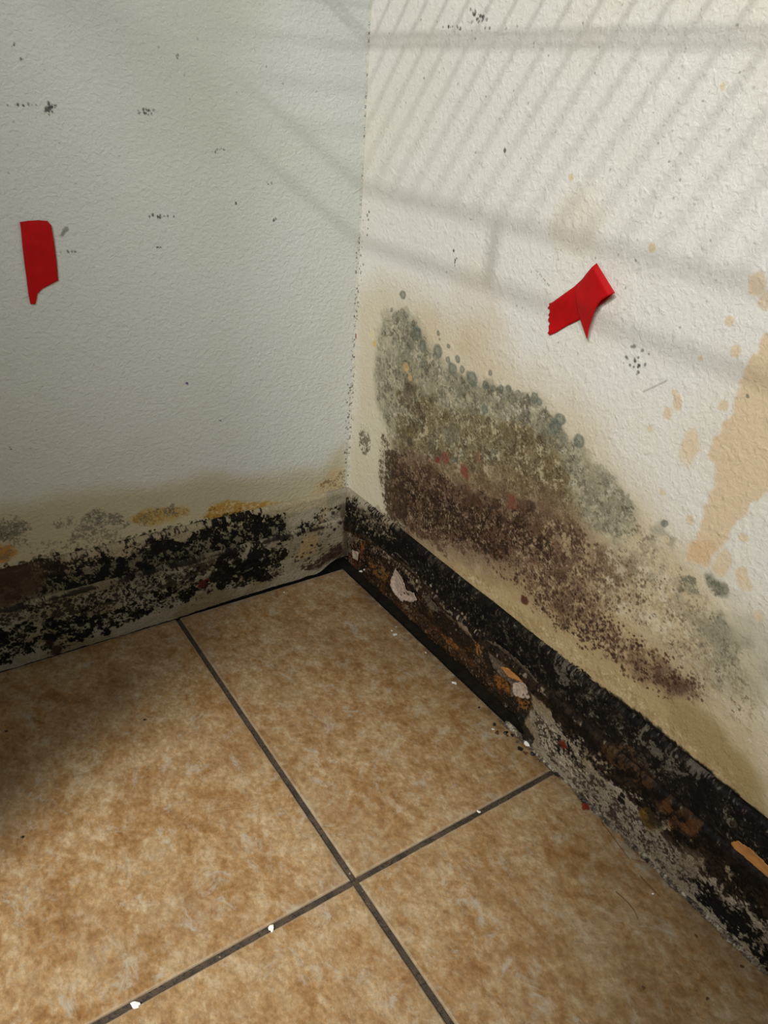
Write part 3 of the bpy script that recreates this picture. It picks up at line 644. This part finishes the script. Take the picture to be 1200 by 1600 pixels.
skin('paint_flake', [(1140, 1336), (1152, 1342), (1150, 1352), (1143, 1346)], .0006, m_skin, br_, .0004, .0008, 15, warp=.0008)
skin('paint_flake', [(545, 833), (556, 838), (562, 862), (560, 875), (548, 862)], .0050, m_skin2, br_, .0006, .0016, 21)
skin('paint_flake', [(552, 858), (562, 862), (561, 876), (553, 872)], .0038, m_skin, br_, .0006, .0010, 22, warp=.001)
skin('paint_flake', [(664, 932), (672, 930), (684, 944), (688, 956), (674, 950)], .0045, m_skin2, br_, .0006, .0016, 24)
skin('paint_flake', [(728, 966), (742, 974), (751, 990), (742, 1000), (732, 985)], .0035, m_skin2, br_, .0006, .0016, 25)
skin('paint_flake', [(606, 866), (620, 862), (640, 880), (642, 890), (622, 880)], .0030, m_skin2, br_, .0004, .0012, 26)

# ragged sealant bead between the sound part of the board and the tiles
bm = bmesh.new()
a0 = FL((836, 1150)); rows = []
for i in range(520):
    y = -.292-i*.0011
    n1 = float(fbm(np.array([y]), np.array([.3]), .010, 601, 4)[0]); n2 = float(fbm(np.array([y]), np.array([.7]), .016, 602, 3)[0])
    x = -.0016-.004*(n1-.5); z = .0016+.003*(n2-.5)
    row = []
    for k in range(8):
        a = math.pi*k/7
        rr = .0032*(.5+1.0*n1)
        row.append(bm.verts.new((x+math.cos(a)*rr*-1.1+random.gauss(0, .00025), y, max(.0001, z*.6+math.sin(a)*rr*.8+random.gauss(0, .0003)))))
    rows.append(row)
for A, B in zip(rows, rows[1:]):
    for k in range(7): bm.faces.new((A[k], A[k+1], B[k+1], B[k]))
m_caulk, nt, b = mat('dirty_sealant')
tc = nt.nodes.new('ShaderNodeTexCoord').outputs['Object']
lk(nt, ramp(nt, noise(nt, tc, 170, 5, .7), [(.40, rgb(30, 24, 18)), (.52, rgb(92, 80, 62)), (.66, rgb(176, 166, 146))]), b.inputs['Base Color'])
b.inputs['Roughness'].default_value = .5; bump(nt, b, noise(nt, tc, 500, 4, .7), .0008)
o = from_bm('sealant_bead', bm, m_caulk, br_, False)

# ================================================================== FLOOR
m_tile, nt, b = mat('tan_ceramic_tile')
tc = nt.nodes.new('ShaderNodeTexCoord').outputs['Object']
at = nt.nodes.new('ShaderNodeAttribute'); at.attribute_name = 'tile_shift'
va = nt.nodes.new('ShaderNodeVectorMath'); va.operation = 'ADD'; lk(nt, tc, va.inputs[0]); lk(nt, at.outputs['Vector'], va.inputs[1])
mp = nt.nodes.new('ShaderNodeMapping'); mp.inputs['Rotation'].default_value = (0, 0, .5); mp.inputs['Scale'].default_value = (1, .75, 1); lk(nt, va.outputs[0], mp.inputs[0]); v = mp.outputs[0]
n1 = noise(nt, v, 30, 9, .72, .25); n2 = noise(nt, v, 11, 6, .65, .3); n3 = noise(nt, v, 110, 7, .75, .2); n4 = noise(nt, v, 48, 9, .78, .5)
c1 = ramp(nt, n1, [(.30, rgb(156, 106, 54)), (.45, rgb(186, 140, 84)), (.56, rgb(214, 180, 132)), (.70, rgb(226, 206, 170))])
c2 = ramp(nt, n3, [(.36, rgb(140, 94, 50)), (.5, rgb(190, 152, 104)), (.63, rgb(226, 208, 176))])
cc = mixc(nt, .50, c1, c2)
n6 = noise(nt, v, 320, 4, .7)
cc = mixc(nt, 1.0, cc, ramp(nt, n6, [(.32, (.76, .73, .70)), (.68, (1.20, 1.20, 1.20))]), 'MULTIPLY')
cc = mixc(nt, ramp(nt, n2, [(.48, (0, 0, 0)), (.72, (.45, .45, .45))]), cc, rgb(156, 126, 96))
cc = mixc(nt, ramp(nt, n4, [(.55, (0, 0, 0)), (.66, (.75, .75, .75))]), cc, rgb(214, 204, 184))
n5 = noise(nt, v, 16, 7, .75, .6)
cc = mixc(nt, ramp(nt, n5, [(.60, (0, 0, 0)), (.75, (.5, .5, .5))]), cc, rgb(128, 104, 84))
sp = noise(nt, v, 500, 2, .5)
cc = mixc(nt, ramp(nt, sp, [(.74, (0, 0, 0)), (.77, (.7, .7, .7))]), cc, rgb(110, 74, 40))
ed = nt.nodes.new('ShaderNodeAttribute'); ed.attribute_name = 'edge'
cc = mixc(nt, math_(nt, 'MULTIPLY', ed.outputs['Fac'], .55), cc, rgb(206, 188, 160))
cc = mixc(nt, 1.0, cc, (.49, .50, .50, 1), 'MULTIPLY')
# grime along the walls and beside the joints
sx_ = nt.nodes.new('ShaderNodeSeparateXYZ'); lk(nt, tc, sx_.inputs[0])
gn = noise(nt, tc, 90, 6, .7)
def near(val, w_):
    d_ = math_(nt, 'ABSOLUTE', val); m1 = nt.nodes.new('ShaderNodeMapRange'); m1.inputs['From Min'].default_value = 0; m1.inputs['From Max'].default_value = w_
    m1.inputs['To Min'].default_value = 1; m1.inputs['To Max'].default_value = 0; lk(nt, d_, m1.inputs['Value']); return m1.outputs[0]
gm = math_(nt, 'MAXIMUM', near(sx_.outputs[0], .016), math_(nt, 'MULTIPLY', near(sx_.outputs[1], .007), .7))
gm = math_(nt, 'MAXIMUM', gm, math_(nt, 'MULTIPLY', near(math_(nt, 'SUBTRACT', sx_.outputs[0], GX), .008), .6))
gm = math_(nt, 'MULTIPLY', gm, ramp(nt, gn, [(.40, (0, 0, 0)), (.62, (1, 1, 1))]))
cc = mixc(nt, math_(nt, 'MULTIPLY', gm, .8), cc, rgb(62, 42, 24))
lk(nt, cc, b.inputs['Base Color']); b.inputs['Roughness'].default_value = .42; b.inputs['Specular IOR Level'].default_value = .35
pp = bump(nt, b, noise(nt, v, 60, 4, .6), .0004); bump(nt, b, noise(nt, v, 700, 3, .6), .00008, 1, pp)
m_grout, nt, b = mat('dark_grout')
tc = nt.nodes.new('ShaderNodeTexCoord').outputs['Object']
g1 = noise(nt, tc, 45, 5, .65)
cg = ramp(nt, g1, [(.35, rgb(40, 30, 19)), (.6, rgb(70, 56, 40))])
cg = mixc(nt, ramp(nt, noise(nt, tc, 420, 4, .7), [(.52, (0, 0, 0)), (.60, (.9, .9, .9))]), cg, rgb(26, 20, 15))
cg = mixc(nt, ramp(nt, noise(nt, tc, 260, 4, .7), [(.66, (0, 0, 0)), (.72, (.8, .8, .8))]), cg, rgb(150, 138, 118))
lk(nt, cg, b.inputs['Base Color']); b.inputs['Roughness'].default_value = .7; bump(nt, b, noise(nt, tc, 420, 5, .7), .0009)

verts, faces, mi, shift, edge = [], [], [], [], []
def add_tile(x0, x1, y0, y1, sh, top=0.0, bot=-.008, r=.0013):
    # rings from the bottom edge up over the rounded rim to the flat top
    rings = [(0, bot, 1), (0, top-r, 1), (r*.3, top-r*.3, 1), (r, top, .5), (r*1.7, top, .0)]
    base = len(verts); N = 40
    for ins, z, e in rings:
        P4 = [(x0+ins, y0+ins), (x1-ins, y0+ins), (x1-ins, y1-ins), (x0+ins, y1-ins)]
        for k in range(4):
            a, b_ = P4[k], P4[(k+1) % 4]
            for i in range(N):
                t = i/N; w_ = math.sin(i*2.4+k)*.00012+math.sin(i*.9+k*3)*.00010
                x, y = a[0]+(b_[0]-a[0])*t, a[1]+(b_[1]-a[1])*t
                if i and ins > 0:
                    if k in (0, 2): y += w_
                    else: x += w_
                verts.append((x, y, z)); shift.append(sh); edge.append(e)
    M = 4*N
    for k in range(len(rings)-1):
        for i in range(M):
            faces.append((base+k*M+i, base+k*M+(i+1) % M, base+(k+1)*M+(i+1) % M, base+(k+1)*M+i)); mi.append(0)
    faces.append(tuple(base+(len(rings)-1)*M+i for i in range(M))); mi.append(0)
h = GW/2; TS = .355
xs = [(GX-2*TS-GW, GX-TS-GW-h-.0), (GX-TS-h+.0, GX-h), (GX+h, -.0002)]
ys = [(GY-2*TS-GW*2, GY-TS-GW-h), (GY-TS-h, GY-h), (GY+h, -.0002)]
k = 0
for x0, x1 in xs:
    for y0, y1 in ys:
        k += 1; add_tile(x0, x1, y0, y1, (k*1.37, k*.83, k*.41), top=random.uniform(-.0002, .0002))
# grout bed and the dark bed that shows in the gaps along the walls
def quad(x0, x1, y0, y1, z, m_):
    b0 = len(verts); verts.extend([(x0, y0, z), (x1, y0, z), (x1, y1, z), (x0, y1, z)]); shift.extend([(0, 0, 0)]*4); edge.extend([0]*4)
    faces.append((b0, b0+1, b0+2, b0+3)); mi.append(m_)
quad(-.95, -.0015, -1.25, -.0015, -.0016, 1)
quad(-.95, .06, -1.25, .06, -.0085, 2)
me = bpy.data.meshes.new('floor'); me.from_pydata(verts, [], faces)
for m_ in (m_tile, m_grout, m_dark): me.materials.append(m_)
me.polygons.foreach_set('material_index', mi)
a = me.attributes.new('tile_shift', 'FLOAT_VECTOR', 'POINT'); a.data.foreach_set('vector', np.array(shift, np.float32).ravel())
a = me.attributes.new('edge', 'FLOAT', 'POINT'); a.data.foreach_set('value', np.array(edge, np.float32))
fl = bpy.data.objects.new('floor', me); COL.objects.link(fl); meta(fl, kind='structure')

# ================================================================== RED TAPE
m_tape, nt, b = mat('red_tape')
tc = nt.nodes.new('ShaderNodeTexCoord').outputs['Object']
n = noise(nt, tc, 120, 4, .6)
lk(nt, ramp(nt, n, [(.3, rgb(172, 0, 4)), (.7, rgb(190, 2, 9))]), b.inputs['Base Color'])
b.inputs['Roughness'].default_value = .55; b.inputs['Specular IOR Level'].default_value = .25
bump(nt, b, noise(nt, tc, 500, 3, .6), .00012)
def strip(name, stations, ax, parent=None, cols=14, per=5, thick=.00016, jag=0):
    """stations: (edge point, other edge point, lift, other lift) along the strip"""
    P = []
    st = stations
    for i in range(len(st)-1):
        for k in range(per+(i == len(st)-2)):
            t = k/per; A, B = st[i], st[i+1]
            mixq = lambda a, b_: tuple(a[j]+(b_[j]-a[j])*t for j in range(2))
            e0, e1 = mixq(A[0], B[0]), mixq(A[1], B[1]); h0 = A[2]+(B[2]-A[2])*t; h1 = A[3]+(B[3]-A[3])*t
            row = []
            for s_ in range(cols+1):
                u = s_/cols; q = (e0[0]+(e1[0]-e0[0])*u, e0[1]+(e1[1]-e0[1])*u)
                if jag and i == 0 and k == 0: q = (q[0]+jag*math.sin(s_*2.3)+jag*.6*math.sin(s_*5.1), q[1])
                hh = h0+(h1-h0)*u
                row.append(onp(q, ax, (WX if ax == 0 else WY)-hh))
            P.append(row)
    o = grid_mesh(name, np.array(P), m_tape, parent)
    s_ = o.modifiers.new('thick', 'SOLIDIFY'); s_.thickness = thick; s_.offset = 0
    return o
L = .0011
o = strip('tape_strip', [((31, 347), (44, 345), L, L), ((31.5, 350), (60, 344), L, L), ((32, 354), (74, 345), L, L*1.3), ((33, 362), (80, 352), L, L*1.6), ((35, 385), (84, 375), L, L*1.5), ((38, 410), (88, 405), L, L*1.4), ((41, 432), (91, 438), L, L*1.4), ((42.5, 444), (78, 445), L, L), ((43.5, 452), (66, 451.5), L, L), ((44.5, 460), (58.5, 459), L, L), ((46, 468), (57, 468), L, L), ((47.5, 475), (55, 475.5), L, L)], 1)
meta(o, 'short dark red tape strip stuck upright on the grey left wall, torn end down', 'tape')
rt = strip('tape_strip', [((858, 474), (857.5, 524), L*.9, L*1.6), ((862, 473), (868, 520), L, L*1.3), ((880, 460), (886, 509), L, L*1.2), ((897, 448), (904, 500), L*1.1, L*1.4), ((912, 434), (930, 482), L*1.6, L*2.0), ((922, 421), (946, 470), L*2.2, L*2.6), ((931, 413), (958, 459), L*4.2, L*4.6)], 0, jag=1.6)
meta(rt, 'bright red tape folded over itself on the white wall above the mould', 'tape')
fe = strip('folded_end', [((932.5, 411), (961, 457.5), L*4.64, L*5.22), ((925, 417), (950, 462), L*6.09, L*7.11), ((915, 429), (938, 470), L*4.93, L*6.96), ((906, 441), (930, 483), L*3.62, L*6.67), ((900, 452), (924, 500), L*2.90, L*6.38), ((900, 468), (920, 514), L*3.04, L*5.80), ((903, 486), (918, 526), L*3.33, L*5.51), ((905.5, 496), (917, 530), L*3.48, L*5.22)], 0, rt)
fe['label'] = 'loose end of the tape lifting off the wall'

# ================================================================== WIRE SHELF above the picture, seen by its shadow on the walls
m_wire = simple('white_coated_wire', rgb(225, 225, 220), .4, .04, 80, .00005)
sh = bpy.data.objects.new('wire_shelf', None); sh.location = (WX, -.45, SHELF_Z); COL.objects.link(sh)
meta(sh, 'white wire closet shelf fixed across the right wall above the picture', 'shelf')
bm = bmesh.new(); DEP = .305
def rail(x, z, r, y0=.006, y1=-1.0): tube(bm, [(x-WX, y0+.45, z-SHELF_Z), (x-WX, y1+.45, z-SHELF_Z)], r, 10)
for x, z, r in ((WX-.004, SHELF_Z-.004, .003), (WX-.137, SHELF_Z-.0032, .0019), (WX-.147, SHELF_Z-.0032, .0019), (WX-DEP, SHELF_Z-.0035, .0032)): rail(x, z, r)
from_bm('rail', bm, m_wire, sh, True)
bm = bmesh.new(); rail(WX-DEP-.002, SHELF_Z-.044, .0032)
for yy in (-.324, -.030-1e-3, -.630, -.93):
    tube(bm, [(-DEP-.001, yy+.45, -.0035), (-DEP-.002, yy+.45, -.044)], .0048, 8)
from_bm('front_lip', bm, m_wire, sh, True)
bm = bmesh.new(); yph = RW((740, 62))[0]-(.4915)*.142
for i in range(-8, 36):
    y = yph-i*.0254
    if -1.0 < y < .006: tube(bm, [(-.001, y+.45, 0), (-DEP, y+.45, 0)], .00135, 8)
from_bm('deck_wires', bm, m_wire, sh, True)

# ================================================================== DEBRIS
def chip(name, q, r, m, label, cat, group=None, ax=2, plane=0.0, flat=.35, seed=0, lift=0, asp=1.0):
    rs = random.Random(seed); c0 = onp(q, ax, plane)
    bm = bmesh.new(); bmesh.ops.create_icosphere(bm, subdivisions=2, radius=1)
    jit = .08 if r > .003 or 'chip' in name else .28
    k = [rs.uniform(.6, 1.25) for _ in range(6)]; ang = rs.random()*6.28
    for v in bm.verts:
        x, y, z = v.co; a = math.atan2(y, x); s_ = 1+.25*math.sin(2*a+k[0]*5)+.18*math.sin(3*a+k[1]*7)+jit*rs.uniform(-1, 1)
        x *= s_*r*asp; y *= s_*r; z = (z*flat+.12*math.sin(3*x/r+k[2]*4))*r
        v.co = (x*math.cos(ang)-y*math.sin(ang), x*math.sin(ang)+y*math.cos(ang), z)
    mz = min(v.co.z for v in bm.verts)
    for v in bm.verts: v.co.z -= mz
    o = from_bm(name, bm, m, None, False); o.location = (c0[0], c0[1], c0[2]+lift)
    meta(o, label, cat, group); return o
m_white = simple('white_paint_chip', rgb(226, 222, 212), .5, .10, 300)
m_glass = simple('wet_paint_bit', rgb(206, 202, 190), .15, .12, 300, .0003, .8)
m_brown = simple('brown_crumb', rgb(86, 56, 32), .5, .4, 300)
m_black = simple('black_crumb', rgb(30, 25, 20), .4, .4, 300)
m_rust = simple('rust_red_crumb', rgb(110, 34, 16), .45, .3, 300)
chip('paint_chip', (617, 993), .0022, m_glass, 'larger white paint chip on the tile nearest the corner', 'paint chip', seed=1)
chip('paint_chip', (612, 986), .0011, m_glass, 'smallest white fleck beside the larger chip on the corner tile', 'paint chip', seed=2)
chip('paint_chip', (619, 980), .0009, m_glass, 'tiny white fleck just behind the larger chip near the dark gap', 'paint chip', seed=12)
chip('paint_chip', (710, 1068), .0021, m_white, 'white paint chip alone on the tile halfway along the dark gap', 'paint chip', seed=3)
chip('paint_chip', (665, 1020), .0009, m_white, 'pale fleck at the tile edge between the two larger chips', 'paint chip', seed=4)
chip('paint_chip', (444, 926), .0009, m_white, 'pale fleck on the corner tile below the left skirting', 'paint chip', seed=5)
chip('paint_chip', (824, 1163), .0044, m_white, 'white crumb at the torn end of the right skirting', 'paint chip', seed=6, flat=.6)
chip('paint_chip', (770, 1140), .0012, m_white, 'white fleck among dark crumbs at the tile edge', 'paint chip', seed=7)
chip('paint_chip', (748, 1269), .0014, m_white, 'pale fleck lying on the grout line right of the crossing', 'paint chip', seed=8, plane=-.001)
chip('paint_chip', (212, 1571), .0018, m_white, 'pale chip lying in the lower left grout line', 'paint chip', seed=9, plane=-.001, asp=2)
chip('paint_chip', (424, 1451), .0016, m_white, 'pale chip lying in the grout line left of the crossing', 'paint chip', seed=10, plane=-.001, asp=2)
chip('paint_chip', (1020, 1397), .0008, m_white, 'pale fleck beside the brown fibres on the lower right tile', 'paint chip', seed=11)
chip('rust_crumb', (917, 1261), .0030, m_rust, 'rust red crumb on the tile beside the right skirting', 'crumb', seed=20, asp=1.8)
chip('rust_crumb', (912, 1264), .0016, m_rust, 'small rust red speck touching the larger rust crumb', 'crumb', seed=21)
for i, (x, y, r, m_) in enumerate([(772, 1133, .0020, m_black), (776, 1146, .0022, m_brown), (790, 1146, .0024, m_black), (792, 1150, .0016, m_brown), (800, 1150, .0018, m_black), (812, 1172, .0026, m_black), (820, 1178, .0020, m_brown), (832, 1180, .0024, m_black), (842, 1190, .0018, m_brown), (856, 1198, .0022, m_black), (866, 1203, .0034, m_black), (871, 1212, .0028, m_black), (862, 1192, .0022, m_white), (880, 1206, .0024, m_white), (846, 1178, .0020, m_skin2), (836, 1168, .0024, m_skin2), (852, 1186, .0026, m_skin2), (782, 1128, .0014, m_skin2), (808, 1160, .0016, m_skin2)]):
    chip('debris_crumb', (x, y), r*.8, m_, {'black_crumb': 'black crumb', 'brown_crumb': 'brown crumb', 'white_paint_chip': 'white crumb', 'dirty_peeled_paint': 'grey paint crumb'}[m_.name]+' in the litter by the torn end of the right skirting', 'crumb', 'crumbs of debris along the tile edge', seed=30+i, flat=.6)
for i, (x, y) in enumerate([(1088, 1463), (1005, 1544), (1105, 1561), (1159, 1511), (10, 1143), (35, 1309), (226, 1125), (748, 1106)]):
    lab = ['brown speck on the lower right tile below the fibres', 'brown speck low on the lower right tile, left of another', 'brown speck low on the lower right tile near the frame corner', 'brown speck close to the right skirting foot', 'black speck on the left tile at the picture edge', 'tiny dark speck on the left tile in the shade edge', 'tiny dark speck on the left tile under the grout end', 'tiny dark speck on the corner tile by the gap'][i]
    chip('dirt_speck', (x, y), .0011, m_black if i > 3 else m_brown, lab, 'speck', seed=60+i, flat=.4)
# plaster bits in the corner on top of the skirting
chip('plaster_bit', (538, 777), .0026, m_white, 'white plaster bit in the wall corner, the upper one', 'plaster bit', ax=0, plane=.006, seed=70, flat=.8)
chip('plaster_bit', (550, 799), .0017, m_white, 'white plaster bit just below the upper one in the corner', 'plaster bit', ax=0, plane=.006, seed=71, flat=.8)
for i, (x, y, r) in enumerate([(588, 861, .0016), (606, 877, .0014), (634, 876, .0016), (636, 871, .0010), (564, 894, .0018), (569, 891, .0012), (640, 897, .0010), (548, 850, .0009)]):
    o = chip('wet_bit', (x, y), r, m_glass, 'tiny wet white bit glinting '+('under the dark ledge of the rotten skirting' if y < 880 or x > 630 else 'low down by the gap at the corner'), 'bit', 'wet glinting bits in the rotten wood', ax=0, plane=.006 if y < 888 else .003, seed=80+i, flat=.7)
# fibres on the tile
m_fib = simple('brown_fibre', rgb(104, 66, 32), .5, .2, 300)
for pts, lab in (([(962, 1393), (972, 1402), (981, 1410), (990, 1421), (997, 1436)], 'long thin brown fibre lying alone on the lower right tile'),
                 ([(1000, 1368), (1010, 1380), (1020, 1390), (1031, 1401)], 'thick short brown fibre nearest the right skirting'),
                 ([(987, 1342), (1000, 1346), (1012, 1349), (1022, 1355)], 'brown fibre lying just off the foot of the right skirting'),
                 ([(940, 1285), (952, 1300), (968, 1322), (985, 1345)], 'brown fibre running along the sealant at the right skirting'),
                 ([(243, 1211), (290, 1190), (340, 1183), (404, 1176)], 'faint pale hair curving across the left tile')):
    if 'pale hair' in lab:
        pts = [(283, 1282), (296, 1272), (318, 1266), (350, 1264), (385, 1260), (400, 1257)]
    bm = bmesh.new(); P3 = [onp(q, 2, .0006) for q in pts]
    tube(bm, P3, [.0002]+[.00045 if 'thick' in lab else (.00016 if 'pale' in lab else .00028)]*(len(pts)-2)+[.00015], 6)
    o = from_bm('fibre', bm, m_fib if 'brown' in lab else simple('pale_hair', rgb(158, 132, 92), .5, .1, 200), None, True); meta(o, lab, 'fibre')
